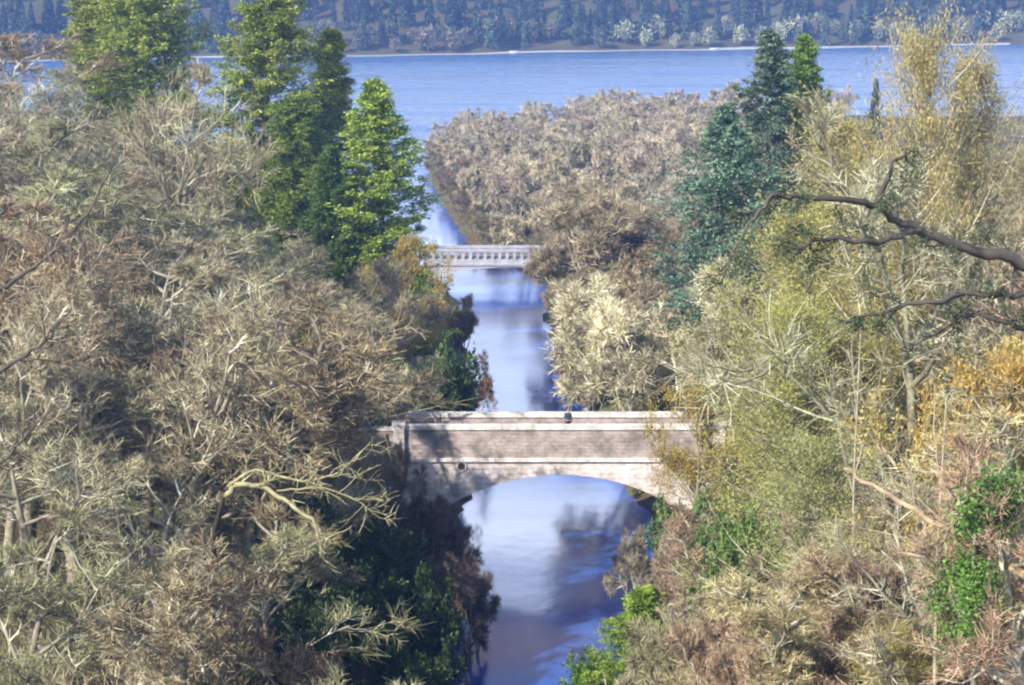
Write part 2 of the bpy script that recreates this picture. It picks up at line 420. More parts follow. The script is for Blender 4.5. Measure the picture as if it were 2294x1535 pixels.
def gen_bare(seed, H=16.0, n1=13, n2=9, n3=8, n4=9, spread=.42, bole=.22, stems=1, tw=.0125, leaf=None):
    g = np.random.default_rng(seed); tr = MB(); cr = MB()
    if stems == 1:
        st = np.zeros((1, 3)); dr = norm(np.array([[g.normal() * .06, g.normal() * .06, 1.0]])); ln = np.array([H * .82])
    else:
        a = g.random(stems) * 2 * PI; lean = .25 + .55 * g.random(stems)
        st = np.stack([np.cos(a) * .5, np.sin(a) * .5, np.zeros(stems)], -1)
        dr = norm(np.stack([np.cos(a) * lean, np.sin(a) * lean, np.ones(stems)], -1)); ln = H * (.6 + .3 * g.random(stems))
    st[:, 2] -= .6
    p0 = grow(st, dr, ln, 8, .07, .03, g)
    r = H * (.020 if stems == 1 else .011)
    tubes(tr, p0, np.full(len(p0), r), np.full(len(p0), r * .06), 8, g)
    _, t, p, d = spread_children(p0, n1, bole, .98, .95, g)
    ln1 = H * spread * (1.15 - .75 * t) * (.45 + .85 * g.random(len(t)))
    p1 = grow(p, d, ln1, 6, .16, .08, g)
    tubes(tr, p1, r * (.5 - .25 * t), np.full(len(t), r * .08), 5, g)
    i2, t2, p, d = spread_children(p1, n2, .22, 1.0, .8, g)
    ln2 = ln1[i2] * .50 * (1.1 - .5 * t2) * (.6 + .6 * g.random(len(t2)))
    p2 = grow(p, d, ln2, 5, .15, .06, g)
    tubes(tr, p2, np.full(len(t2), r * .17), np.full(len(t2), r * .04), 4, g)
    i3, t3, p, d = spread_children(p2, n3, .15, 1.0, .75, g)
    ln3 = np.maximum(.5, ln2[i3] * .5) * (.5 + .7 * g.random(len(t3)))
    p3 = grow(p, d, ln3, 3, .09, .05, g)
    tubes(cr, p3, np.full(len(t3), tw * 1.2), np.full(len(t3), tw * .8), 2, g, flat=True)
    i4, t4, p, d = spread_children(p3, n4, .1, 1.0, .7, g)
    ln4 = np.maximum(.35, ln3[i4] * .62) * (.5 + .8 * g.random(len(t4)))
    p4 = grow(p, d, ln4, 2, .10, .04, g)
    tubes(cr, p4, np.full(len(t4), tw), np.full(len(t4), tw * .45), 2, g, flat=True)
    if leaf:
        frac, L, per = leaf
        k = g.random(len(p4)) < frac
        src = np.repeat(p4[k, 2] * .6 + p4[k, 1] * .4, per, 0)
        c = src + g.normal(size=src.shape) * .16
        leaves(cr, c, norm(g.normal(size=c.shape)), L * (.6 + .8 * g.random(len(c))), L * .65, g)
    return tr, cr

def gen_conifer(seed, H=27.0, Rm=4.6, nb=230, per=11, lf=11, shape=.75, droop=-.16, L=.34, W=.16, low=.03, ragged=.2, upturn=.3, clump=0.16):
    g = np.random.default_rng(seed); tr = MB(); cr = MB()
    st = np.zeros((1, 3)); st[:, 2] = -.6
    p0 = grow(st, np.array([[0, 0, 1.0]]), np.array([H + .6]), 10, .012, .02, g)
    tubes(tr, p0, np.array([H * .014]), np.array([.02]), 8, g)
    t = low + (1 - low) * (np.arange(nb) + g.random(nb)) / nb
    t = np.minimum(t ** .92, .995)
    p, d = sample(p0, np.zeros(nb, int), t)
    az = np.arange(nb) * 2.39996 + g.normal(0, .35, nb)
    lenv = Rm * np.clip(1 - t, .012, 1) ** shape * (1 - .45 * np.clip(.22 - t, 0, 1) / .22)
    lump = 1 + ragged * np.sin(az * 2 + t * 9 + seed) + ragged * .8 * np.sin(az * 3 - t * 23)
    ln = lenv * lump * (.78 + .34 * g.random(nb))
    dz = droop + .55 * t + g.normal(0, .08, nb)
    dr = norm(np.stack([np.cos(az), np.sin(az), dz], -1))
    p1 = grow(p, dr, ln, 5, .06, droop * .35, g, dtrop=upturn)
    tubes(tr, p1, np.maximum(.012, ln * .012), np.full(nb, .006), 4, g)
    i2, t2, q, d = spread_children(p1, per, .12, 1.0, .85, g)
    ln2 = np.maximum(.25, ln[i2] * .36 * (1.15 - .7 * t2)) * (.7 + .5 * g.random(len(t2)))
    p2 = grow(q, norm(d * np.array([1, 1, .6])), ln2, 2, .12, -.08, g)
    tubes(cr, p2, np.full(len(t2), .012), np.full(len(t2), .006), 2, g, flat=True)
    i3 = np.repeat(np.arange(len(t2)), lf); t3 = g.random(len(i3))
    c, d = sample(p2, i3, t3); c = c + g.normal(size=c.shape) * clump * np.array([1, 1, .7])
    ax = norm(d + g.normal(size=d.shape) * .55 + np.array([0, 0, -.12]))
    leaves(cr, c, ax, L * (.6 + .8 * g.random(len(c))), W * (.7 + .6 * g.random(len(c))), g, up=.35)
    return tr, cr

def gen_evergreen_shrub(seed, H=3.5, Rm=2.6, n=420, lf=38, L=.20, W=.10):
    g = np.random.default_rng(seed); tr = MB(); cr = MB()
    k = 9; a = g.random(k) * 2 * PI
    st = np.stack([np.cos(a) * .3, np.sin(a) * .3, np.full(k, -.3)], -1)
    dr = norm(np.stack([np.cos(a) * .6, np.sin(a) * .6, np.ones(k)], -1))
    p0 = grow(st, dr, np.full(k, H * .85), 5, .14, .03, g)
    tubes(tr, p0, np.full(k, .07), np.full(k, .015), 5, g)
    _, t, p, d = spread_children(p0, n // k // 4, .1, 1, .9, g)
    p1 = grow(p, d, Rm * .55 * (.5 + g.random(len(t))), 3, .2, .05, g)
    tubes(tr, p1, np.full(len(t), .02), np.full(len(t), .006), 3, g)
    i2, t2, p, d = spread_children(p1, 6, .1, 1, .8, g)
    p2 = grow(p, d, .25 + .5 * g.random(len(t2)), 2, .2, .1, g)
    i3 = np.repeat(np.arange(len(p2)), lf); c, d = sample(p2, i3, g.random(len(i3)) ** .6)
    c = c + g.normal(size=c.shape) * .13
    leaves(cr, c, norm(d + g.normal(size=d.shape) * .8), L * (.6 + .8 * g.random(len(c))), W * (.7 + .6 * g.random(len(c))), g, up=.2)
    return tr, cr

PROTO = {}
def proto(key, gen, H, tmat, cmat):
    tr, cr = gen
    a = tr.mesh(key + '_trunk', smooth=True); a.materials.append(M[tmat])
    b = cr.mesh(key + '_crown'); b.materials.append(M[cmat])
    v = np.concatenate([q for q in cr.v]); top = np.percentile(v[:, 2], 99.7)
    rad = np.percentile(np.hypot(v[:, 0], v[:, 1]), 92)
    PROTO[key] = (a, b, float(top), float(rad))
for i in range(5): proto('bare%d' % i, gen_bare(100 + i, 16, n4=14, n1=[13, 15, 11, 14, 12][i], spread=[.42, .38, .5, .44, .36][i], bole=[.22, .3, .18, .25, .3][i]), 16, 'bark', 'twig')
for i in range(3): proto('willow%d' % i, gen_bare(200 + i, 9, n1=7, n2=8, n3=7, n4=13, stems=9, spread=.34, bole=.2, tw=.0125), 9, 'bark', 'twig')
for i in range(3): proto('mid%d' % i, gen_bare(300 + i, 9, n1=6, n2=7, n3=6, n4=7, stems=5, spread=.42, bole=.25, tw=.034), 9, 'bark', 'twig')
proto('cedar0', gen_conifer(400, 27, 4.7, 320, 11, 20, shape=.48, ragged=.26, droop=-.07, L=.23, W=.12), 27, 'darkbark', 'needle')
proto('cedar1', gen_conifer(401, 27, 4.2, 320, 11, 20, shape=.58, ragged=.3, droop=-.07, L=.23, W=.12), 27, 'darkbark', 'needle')
proto('cedar2', gen_conifer(402, 22, 4.6, 280, 11, 20, shape=.45, ragged=.26, droop=-.07, L=.23, W=.12), 22, 'darkbark', 'needle')
proto('spruce0', gen_conifer(410, 24, 5.4, 230, 11, 12, shape=.85, droop=-.22, ragged=.3, L=.32, W=.12), 24, 'darkbark', 'spruce')
proto('spruce1', gen_conifer(411, 20, 5.6, 210, 11, 12, shape=.62, droop=-.22, ragged=.34, L=.32, W=.12), 20, 'darkbark', 'spruce')
proto('larch0', gen_conifer(420, 20, 5.0, 180, 13, 13, shape=.6, droop=-.1, ragged=.32, L=.20, W=.07, clump=.26), 20, 'bark', 'larch')
proto('larch1', gen_conifer(421, 20, 5.6, 180, 13, 14, shape=.45, droop=-.05, ragged=.36, L=.20, W=.07, clump=.3), 20, 'bark', 'larch')
proto('larch2', gen_conifer(422, 16, 6.5, 190, 13, 14, shape=.32, droop=.0, ragged=.4, L=.19, W=.065, clump=.34), 16, 'bark', 'larch')
proto('autumn0', gen_bare(500, 13, n1=13, spread=.42, bole=.2, leaf=(.6, .16, 3)), 13, 'bark', 'autumn')
proto('autumn1', gen_bare(501, 11, n1=12, spread=.45, bole=.15, leaf=(.45, .15, 3)), 11, 'bark', 'autumn')
proto('evergreen0', gen_evergreen_shrub(600), 3.5, 'darkbark', 'shrubleaf')
proto('evergreen1', gen_evergreen_shrub(601, 4.2, 2.2), 4.2, 'darkbark', 'shrubleaf')

NAMES = {'bare': 'bare_tree', 'willow': 'bare_shrub', 'mid': 'scrub_tree', 'cedar': 'conifer', 'spruce': 'spruce', 'larch': 'larch', 'autumn': 'autumn_tree', 'evergreen': 'evergreen_shrub'}
def tree(key, x, y, h, w, tint, label, group=None, cat=None, rz=None, cat2='tree', tilt=(0, 0), bt=(1, 1, 1), name=None):
    """key prototype, standing at x,y; h total height, w crown width"""
    a, b, top, rad = PROTO[key]
    base = key.rstrip('0123456789')
    if base in ('bare', 'autumn'): w = max(w, h * .55)
    if base == 'evergreen': w = max(w, h * .7)
    if base == 'willow': w = max(w, h * .68)
    r = empty(name or NAMES[base], (x, y, float(height(x, y))), random.random() * 6.28 if rz is None else rz)
    r.scale = (w / 2 / rad, w / 2 / rad, h / top)
    r.rotation_euler.x, r.rotation_euler.y = tilt
    tag(r, label, cat or ('shrub' if base in ('willow', 'evergreen') else 'tree'), group)
    t = bpy.data.objects.new('trunk', a); c = bpy.data.objects.new('crown', b)
    for o in (t, c):
        col.objects.link(o); o.parent = r
    if base in ('bare', 'mid', 'willow') and tilt == (0, 0): r.rotation_euler.x, r.rotation_euler.y = random.uniform(-.12, .12), random.uniform(-.12, .12)
    k_ = random.uniform(1.1, 2.3) if bt == (1, 1, 1) else 1.0
    c.color = (*tint, 1); t.color = (*[q_ * k_ for q_ in bt], 1)
    return r

def at(key, px, pytop, d, wpx, tint, label, group=None, **k):
    """a tree d metres ahead whose top reaches the given place in the view, rooted on the ground below"""
    p = P(px, pytop, d); g = float(height(p[0], p[1]))
    return tree(key, p[0], p[1], max(1.0, p[2] - g), wpx / FPX * d, tint, label, group, **k)

# ------------------------------------------------------------------ stone bridges
def bridge(root, y0, y1, xl, xr, cx, zcrown, half, sag, zstr, ztop, zdeck, balus=False, mw='stone', mp_='parapet', mc='coping', ring='stone'):
    Rr = (half * half + sag * sag) / (2 * sag)
    def arc(x):
        dx = abs(x - cx)
        return zcrown - (Rr - math.sqrt(max(0, Rr * Rr - dx * dx))) if dx < half else -2.0
    th = np.linspace(-math.asin(half / Rr), math.asin(half / Rr), 41)
    ax = cx + Rr * np.sin(th); az = zcrown - Rr + Rr * np.cos(th)
    # walls with the arch cut out, and the barrel between them
    w = MB()
    for yy, sgn in ((y0, 1), (y1, -1)):
        V = []; 
        for x_, z_ in zip(ax, az): V += [(x_, yy, z_), (x_, yy, zstr)]
        w.add(V, [(2 * i, 2 * i + 2, 2 * i + 3, 2 * i + 1) if sgn > 0 else (2 * i, 2 * i + 1, 2 * i + 3, 2 * i + 2) for i in range(40)])
        for xa, xb in ((xl, cx - half), (cx + half, xr)):
            w.add([(xa, yy, -2), (xb, yy, -2), (xb, yy, zstr), (xa, yy, zstr)], [(0, 1, 2, 3)])
    V = []
    for x_, z_ in zip(ax, az): V += [(x_, y0, z_), (x_, y1, z_)]
    w.add(V, [(2 * i, 2 * i + 1, 2 * i + 3, 2 * i + 2) for i in range(40)])
    for xa in (cx - half, cx + half):
        w.add([(xa, y0, -2), (xa, y1, -2), (xa, y1, az[0]), (xa, y0, az[0])], [(0, 1, 2, 3)])
    for xa in (xl, xr):
        w.add([(xa, y0, -2), (xa, y1, -2), (xa, y1, zstr), (xa, y0, zstr)], [(0, 1, 2, 3)])
    obj('wall', w, M[mw], root)
    # dressed ring of arch stones, slightly proud
    t_ = .42 if half > 6 else .34
    for yy in (y0 - .014, y1 + .014):
        q = MB(); n_ = 27; tt = np.linspace(th[0], th[-1], n_ + 1)
        for i in range(n_):
            a0, a1 = tt[i] + .0004, tt[i + 1] - .0004
            vv = []
            for yb in (yy, yy + (.10 if yy < y0 else -.10)):
                for (a_, r_) in ((a0, Rr - .02), (a1, Rr - .02), (a1, Rr + t_), (a0, Rr + t_)):
                    vv.append((cx + r_ * math.sin(a_), yb, zcrown - Rr + r_ * math.cos(a_)))
            q.add(vv, [(0, 1, 2, 3), (0, 4, 5, 1), (3, 2, 6, 7), (0, 3, 7, 4), (1, 5, 6, 2)])
        obj('arch_ring', q, M[ring], root)
    # string course, road, parapets, coping
    s = MB(); s.box(xl, xr, y0 - .16, y0 + .3, zstr, zstr + .24); s.box(xl, xr, y1 - .3, y1 + .16, zstr, zstr + .24)
    obj('string_course', s, M[mc], root)
    d = MB(); d.box(xl, xr, y0 + .302, y1 - .302, zstr - .3, zdeck); obj('road_deck', d, M['road'], root)
    g = np.random.default_rng(5)
    for (ya, yb) in ((y0 + .02, y0 + .42), (y1 - .42, y1 - .02)):
        q = MB()
        if not balus:
            q.box(xl, xr, ya, yb, zstr + .242, ztop - .32)
        else:
            zb = zstr + .242; zm0 = zb + (ztop - zb) * .30; zm1 = ztop - .46
            q.box(xl, xr, ya, yb, zb, zm0); q.box(xl, xr, ya, yb, zm1, ztop - .32)
            x = xl + .4
            while x < xr:
                q.box(x - .19, x + .19, ya + .01, yb - .01, zm0, zm1); x += .95
        obj('parapet', q, M[mp_], root)
        c = MB(); x = xl
        while x < xr - .2:
            x2 = min(xr, x + 1.1 + .7 * g.random()); j = g.normal(0, .006)
            c.box(x + .003, x2 - .003, ya - .09 + j, yb + .09 + j, ztop - .318, ztop + j); x = x2
        obj('coping', c, M[mc], root)
    return arc

b1 = empty('stone_bridge', (0, 0, 0))
tag(b1, 'pale stone single arch road bridge with long solid parapets, in the middle of the photo', 'bridge')
y0, y1 = 135.0, 139.4
xa, xb = P(905, 960, y0)[0], P(1600, 960, y0)[0]
cxb = P(1257, 1062, y0)[0]
zc = P(1247, 1063, y0)[2]; zs = P(1247, 1034, y0)[2]; zt = P(1247, 953, y0)[2]
bridge(b1, y0, y1, xa, xb, cxb, zc, 9.4, 3.35, zs, zt, zt - .8)
def bridge_pier(x):
    q = MB(); q.box(x - .38, x + .38, y0 - .30, y0 + .5, -2, zt + .02); q.box(x - .46, x + .46, y0 - .38, y0 + .58, zt + .02, zt + .22)
    return q
for x in (xa - .36, xb + .36): obj('pilaster', bridge_pier(x), M['stone'], b1)
for sx, x in ((-1, xa - .76), (1, xb + .76)):      # wing walls splay back from the piers
    q = MB(); c = MB()
    for k in range(5):
        x0_ = x + sx * k * 1.5; x1_ = x + sx * (k + 1) * 1.5
        for (mb_, z0_, z1_, e_) in ((q, -1.0, zt - .35 - .12 * k, 0), (c, zt - .348 - .12 * k, zt - .17 - .12 * k, .07)):
            yA = y0 - .1 - .28 * k * k * .35; yB = y0 - .1 - .28 * (k + 1) ** 2 * .35
            vv = [(x0_, yA - e_, z0_), (x1_, yB - e_, z0_), (x1_, yB + .45 + e_, z0_), (x0_, yA + .45 + e_, z0_)]
            vv += [(a_, b_, z1_) for a_, b_, _ in vv]
            mb_.add(vv, [(0, 1, 2, 3), (4, 5, 6, 7), (0, 1, 5, 4), (1, 2, 6, 5), (2, 3, 7, 6), (3, 0, 4, 7)])
    obj('wing_wall', q, M['parapet'], b1); obj('wing_coping', c, M['coping'], b1)
for px in (1034, 1518):
    p = P(px, 1045, y0); q = MB(); h = MB(); n_ = 24
    an = np.arange(n_) * 2 * PI / n_
    V = [(p[0] + r_ * math.cos(a), yy, p[2] + r_ * math.sin(a)) for (r_, yy) in ((.40, y0 - .01), (.38, y0 - .07), (.27, y0 - .07), (.25, y0 - .012)) for a in an]
    F = [(k * n_ + i, k * n_ + (i + 1) % n_, (k + 1) * n_ + (i + 1) % n_, (k + 1) * n_ + i) for k in range(3) for i in range(n_)]
    q.add(V, F); ho = obj('drain_surround', q, M['stone'], b1)
    V = [(p[0], y0 - .008, p[2])] + [(p[0] + .27 * math.cos(a), y0 - .008, p[2] + .27 * math.sin(a)) for a in an]
    h.add(V, [(0, 1 + i, 1 + (i + 1) % n_, 1 + (i + 2) % n_) for i in range(0, n_, 2)])
    obj('drain_shade_disc', h, M['hole_shade'], ho)  # flat dark disc on the wall, its colour stands in for the opening's shade

b2 = empty('stone_bridge', (0, 0, 0))
tag(b2, 'smaller grey stone bridge with a pierced parapet, further down the river', 'bridge')
Y0, Y1 = 255.0, 259.0
bridge(b2, Y0, Y1, P(948, 560, Y0)[0], P(1340, 560, Y0)[0], P(1150, 560, Y0)[0], 2.60, 9.4, .9, 2.8, 4.9, 3.8, balus=True, mw='grey_stone', mp_='grey_stone', mc='grey_stone', ring='grey_stone')

# ------------------------------------------------------------------ people on the bridge
def person(x, y, z, rz, s, top_m, leg_m, hairlong, label, armpose):
    root = empty('person', (x, y, z), rz); tag(root, label, 'person'); root.scale = (s, s, s)
    def skin(name, V, E, Rd, mat, parent, lvl=2, rootv=0):
        me = bpy.data.meshes.new(name); me.from_pydata(V, E, []); me.materials.append(mat)
        o = bpy.data.objects.new(name, me); col.objects.link(o); o.parent = parent
        m1 = o.modifiers.new('skin', 'SKIN'); m1.use_smooth_shade = True
        if not me.skin_vertices: me.skin_vertices.new()
        for i, r_ in enumerate(Rd):
            sv_ = me.skin_vertices[0].data[i]; sv_.radius = r_ if isinstance(r_, tuple) else (r_, r_)
            sv_.use_root = (i == rootv)
        m2 = o.modifiers.new('subd', 'SUBSURF'); m2.levels = lvl; m2.render_levels = lvl
        return o
    V = [(0, 0, .95), (0, .01, 1.15), (0, 0, 1.36), (0, 0, 1.46), (0, -.02, 1.53), (0, -.03, 1.62), (0, -.02, 1.72)]
    Rd = [(.15, .11), (.13, .10), (.14, .10), (.06, .06), (.065, .075), (.075, .09), (.06, .07)]
    E = [(0, 1), (1, 2), (2, 3), (3, 4), (4, 5), (5, 6)]
    def add(par, pt, r_):
        V.append(pt); Rd.append(r_); E.append((par, len(V) - 1)); return len(V) - 1
    for sg in (-1, 1):
        k = add(0, (sg * .10, 0, .86), .10); k = add(k, (sg * .11, -.02, .50), .062); k = add(k, (sg * .11, .02, .09), .042)
        k = add(k, (sg * .12, -.05, .045), .045); add(k, (sg * .13, -.17, .03), .03)
        k = add(2, (sg * .18, 0, 1.38), .065)
        e_, w_ = armpose[0 if sg < 0 else 1]
        k = add(k, (sg * e_[0], e_[1], e_[2]), .045); k = add(k, (sg * w_[0], w_[1], w_[2]), .030)
        wv = Vector((sg * w_[0], w_[1], w_[2])); dv = (wv - Vector((sg * e_[0], e_[1], e_[2]))).normalized()
        hnd = wv + dv * .07; k = add(k, tuple(hnd), .032)
        sd = Vector((0, 1, 0)).cross(dv).normalized(); sd = sd if sd.length > .5 else Vector((0, 0, 1))
        for f_, L_ in ((-1.5, .07), (-.5, .085), (.5, .08), (1.5, .06)):
            a_ = hnd + sd * (f_ * .018) + dv * .03; j = add(k, tuple(a_), .010); add(j, tuple(a_ + dv * L_ + Vector((0, -.015, 0))), .008)
        a_ = wv + dv * .03 + sd * .035; j = add(k, tuple(a_), .011); add(j, tuple(a_ + dv * .045 + sd * .02), .009)
    body = skin('body', V, E, Rd, M['skin'], root)
    # clothes follow the same skeleton a little larger
    jv = [(0, 0, .88), (0, .01, 1.15), (0, 0, 1.36), (0, 0, 1.45)]; jr = [(.175, .135), (.155, .125), (.165, .125), (.085, .08)]; je = [(0, 1), (1, 2), (2, 3)]
    for q, sg in enumerate((-1, 1)):
        e_, w_ = armpose[q]
        jv += [(sg * .18, 0, 1.38), (sg * e_[0], e_[1], e_[2]), (sg * w_[0], w_[1], w_[2])]; jr += [.085, .064, .050]
        n_ = len(jv); je += [(2, n_ - 3), (n_ - 3, n_ - 2), (n_ - 2, n_ - 1)]
    skin('jacket', jv, je, jr, top_m, root)
    tv = [(0, 0, .92)]; tr_ = [(.165, .125)]; te = []
    for sg in (-1, 1):
        tv += [(sg * .10, 0, .84), (sg * .11, -.02, .50), (sg * .11, .01, .10)]; tr_ += [.115, .085, .065]
        n_ = len(tv); te += [(0, n_ - 3), (n_ - 3, n_ - 2), (n_ - 2, n_ - 1)]
    skin('trousers', tv, te, tr_, leg_m, root)
    hv = [(0, .015, 1.72), (0, .035, 1.65)] + ([(0, .06, 1.55), (0, .065, 1.45)] if hairlong else [])
    hr = [(.085, .095), (.092, .088)] + ([(.08, .05), (.06, .03)] if hairlong else [])
    skin('hair', hv, [(i, i + 1) for i in range(len(hv) - 1)], hr, M['hair'], root)
    fm = MB()      # nose, brows and mouth on the -Y side
    fm.box(-.012, .012, -.135, -.105, 1.60, 1.64); obj('nose', fm, M['skin'], body)
    fe = MB()
    for sg in (-1, 1): fe.box(sg * .032 - .012, sg * .032 + .012, -.118, -.100, 1.637, 1.647)
    obj('eyes', fe, M['hair'], body)
    return root
pA = P(1272, 940, 136.4); pB = P(1291, 940, 137.0)
person(pA[0], 136.1, zt - .8, 0.25, 1.0, M['navy'], M['greycloth'], False, 'person in dark blue clothes standing behind the near parapet', (((.24, -.05, 1.12), (.20, -.24, 1.02)), ((.24, .02, 1.10), (.25, -.04, .85))))

# ------------------------------------------------------------------ named trees and shrubs
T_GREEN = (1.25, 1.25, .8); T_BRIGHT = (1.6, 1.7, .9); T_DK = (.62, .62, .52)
# left bank conifers
at('cedar0', 205, -70, 236, 230, (1.65, 1.45, .9), 'tall yellow green conifer at the far left, its top out of frame')
at('cedar2', 330, -120, 232, 250, (1.5, 1.45, .8), 'tall dark green conifer behind the pale bare crowns, right of the yellow green one')
at('cedar0', 568, -90, 205, 265, (1.5, 1.42, .85), 'tallest green conifer standing against the blue hill', rz=1.0)
at('cedar1', 728, 70, 212, 190, (1.6, 1.45, 1.0), 'slim pointed conifer left of the bright green one, with olive top')
at('cedar1', 855, 182, 188, 235, T_BRIGHT, 'bright green pointed conifer at the water edge beside the loch view', rz=2.0)
at('cedar2', 655, 215, 196, 200, (1.0, 1.1, .7), 'dark green conifer in front of the slim pointed one', rz=.4)
at('cedar2', 745, 330, 186, 130, (.5, .7, .5), 'short dark conifer in the gap left of the bright green one')
at('cedar1', 700, 690, 132, 75, (1.3, 1.45, .7), 'narrow bright green ivy column left of the bridge', name='ivy_clad_tree')
at('evergreen0', 955, 775, 152, 200, (.75, .80, .65), 'dark green evergreen shrub just beyond the left end of the bridge')
at('evergreen1', 860, 800, 150, 130, (.9, 1.0, .9), 'green evergreen bush among brown twigs left of the bridge end')
at('willow0', 1020, 655, 196, 150, (1.15, .80, .70), 'reddish brown bare shrub on the left river bank beyond the bridge')
at('willow1', 1055, 790, 172, 110, (1.2, .78, .68), 'low red brown shrub overhanging the water beyond the bridge')
at('bare3', 860, 565, 172, 280, (.95, .88, .80), 'round brown bare tree below the bright green conifer')
at('autumn1', 905, 530, 180, 140, (1.0, .95, .8), 'yellow tinged small tree at the foot of the bright green conifer')
# left bank bare trees
at('bare0', 395, 140, 158, 330, (1.05, 1.0, .85), 'pale grey bare tree with a domed top left of the tall conifer', bt=(1.2, 1.2, 1.1))
at('bare1', 90, 60, 215, 380, (.95, .78, .58), 'pinkish brown bare tree at the top left corner')
at('bare2', 120, 150, 175, 330, (.95, 1.0, .98), 'grey green lichened bare tree at the left edge below the brown one')
at('bare4', 60, 240, 150, 330, (1.0, .80, .68), 'brown bare tree at the left edge with dense rounded twigs')
at('bare3', 800, 925, 124, 250, (1.0, .98, .8), 'olive grey bare tree in front of the left end of the bridge')
at('willow1', 865, 1040, 127, 110, (.85, .72, .68), 'small bare shrub against the left pier of the bridge')
at('bare1', 400, 1230, 79, 280, (.95, .85, .70), 'brown bare tree in front of the foot of the curved branch')
at('willow0', 868, 985, 131, 90, (1.0, .85, .78), 'thin twiggy shrub in front of the left pier of the bridge')
# dark shaded understorey, left bank
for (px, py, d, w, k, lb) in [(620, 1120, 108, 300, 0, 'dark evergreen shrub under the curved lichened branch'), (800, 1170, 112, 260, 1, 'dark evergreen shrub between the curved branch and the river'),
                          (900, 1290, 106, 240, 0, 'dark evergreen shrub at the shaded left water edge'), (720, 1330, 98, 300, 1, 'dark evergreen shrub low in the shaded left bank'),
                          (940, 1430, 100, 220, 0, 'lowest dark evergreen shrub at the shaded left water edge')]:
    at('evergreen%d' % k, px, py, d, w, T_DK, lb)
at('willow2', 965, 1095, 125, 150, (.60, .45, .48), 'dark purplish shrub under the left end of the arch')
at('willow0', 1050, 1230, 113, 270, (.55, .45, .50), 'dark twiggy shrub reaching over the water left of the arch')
# right bank
at('willow1', 1478, 575, 163, 430, (1.75, 1.74, 1.58), 'cream coloured bare willow behind the right half of the bridge', bt=(1.6, 1.6, 1.4))
at('willow2', 1375, 425, 226, 370, (1.05, .95, .80), 'tan domed bare tree behind the cream willow')
at('willow1', 1290, 500, 243, 190, (1.0, .90, .78), 'tan shrub hiding the right end of the far bridge')
at('willow0', 1290, 690, 200, 130, (.72, .55, .50), 'dark brown shrub on the right river bank between the two bridges')
at('willow1', 1330, 780, 178, 130, (.85, .62, .42), 'rust brown shrub at the right water edge behind the bridge')
at('spruce0', 1722, 72, 190, 270, (.95, 1.0, .9), 'tall pointed spruce on the right, darker of the two spires', rz=1.1)
at('cedar1', 1806, 82, 196, 150, (1.0, 1.25, .6), 'bright green narrow conifer beside the dark spire')
at('spruce1', 1625, 240, 173, 300, (.95, 1.15, 1.05), 'blue green spruce with drooping branches in front of the dark spire', rz=.3)
at('spruce1', 1962, 180, 300, 60, (.5, .6, .8), 'small dark pine top against the loch on the right')
at('larch2', 2180, 95, 116, 300, (.98, .90, .88), 'ochre larch behind the tall one at the top right')
at('larch2', 2075, 30, 112, 330, (1.05, .95, .86), 'tall ochre larch at the top right')
at('larch2', 1880, 240, 142, 400, (1.05, .98, .72), 'golden larch with a rounded top behind the dark branch')
at('larch2', 1815, 445, 118, 450, (1.0, 1.02, .74), 'yellow green larch right of the blue green spruce', rz=2.2)
at('larch2', 1990, 560, 112, 400, (.95, .92, .78), 'tan grey larch behind the thin silver stemmed tree', rz=1.7)
at('larch2', 1785, 660, 110, 420, (.95, 1.04, .66), 'olive yellow larch spilling down to the bridge end')
at('bare2', 2040, 250, 104, 280, (.95, .98, .85), 'grey lichened bare tree in front of the ochre larch', bt=(1.1, 1.15, 1.0))
at('bare3', 2250, 215, 100, 420, (1.0, .80, .74), 'pinkish brown bare tree at the right edge')
at('autumn0', 2150, 765, 86, 400, (1.0, 1.0, .85), 'orange and yellow leaved tree at the right edge below the dark branches')
at('autumn1', 2290, 800, 80, 260, (1.1, .95, .75), 'orange leaved tree cut by the right edge of the photo')
at('larch2', 1830, 960, 96, 400, (.95, 1.05, .95), 'grey green larch below the olive one, right of the bridge', rz=.9)
at('autumn1', 1570, 860, 128, 190, (.95, .9, .6), 'orange brown small tree over the right end of the parapet')
at('evergreen0', 1560, 1090, 122, 200, (1.5, 1.4, 1.3), 'grey green shrub below the right end of the bridge')
at('evergreen1', 1625, 1180, 108, 200, (1.3, 1.3, 1.0), 'green shrub on the right bank beside the arch')
at('willow0', 1480, 1190, 116, 150, (1.0, .95, .90), 'grey brown twiggy shrub at the right water edge before the bridge')
at('cedar2', 1430, 1320, 102, 210, (1.4, 1.6, .7), 'small bright green conifer at the bottom beside the water')
at('evergreen0', 1345, 1465, 104, 110, (1.5, 1.5, .7), 'low bright green bush at the bottom edge of the water')
at('willow2', 1720, 1370, 80, 330, (1.08, .86, .78), 'pinkish brown shrub at the bottom right of the river')
at('willow1', 1550, 1340, 92, 200, (1.0, 1.0, .8), 'grey olive shrub between the small conifer and the pinkish shrub')
at('larch2', 1870, 1230, 86, 240, (.95, .95, .72), 'olive tan larch in the lower right, above the pinkish shrub')
at('larch2', 2010, 1380, 70, 260, (1.05, .98, .62), 'yellowish larch at the bottom right edge of the photo')
at('evergreen1', 1700, 1170, 100, 170, (1.4, 1.35, .9), 'dull green shrub on the right bank above the pinkish shrub')
at('willow2', 1960, 1290, 76, 260, (1.12, .88, .82), 'pale pinkish twiggy shrub in the lower right')
at('bare2', 2060, 1010, 71, 290, (1.0, .98, .86), 'grey bare tree in front of the orange leaved trees, left of the ivy')
at('bare4', 2320, 1030, 68, 300, (1.02, .9, .84), 'pinkish grey bare tree at the right edge below the orange leaves')
tp = P(2195, 1080, 62); gz = float(height(tp[0], 62.0))
r = tag(empty('ivy_clad_tree', (tp[0], 62.0, gz)), 'slender tree with two dark green ivy clumps beside the pale leaning trunk', 'tree')
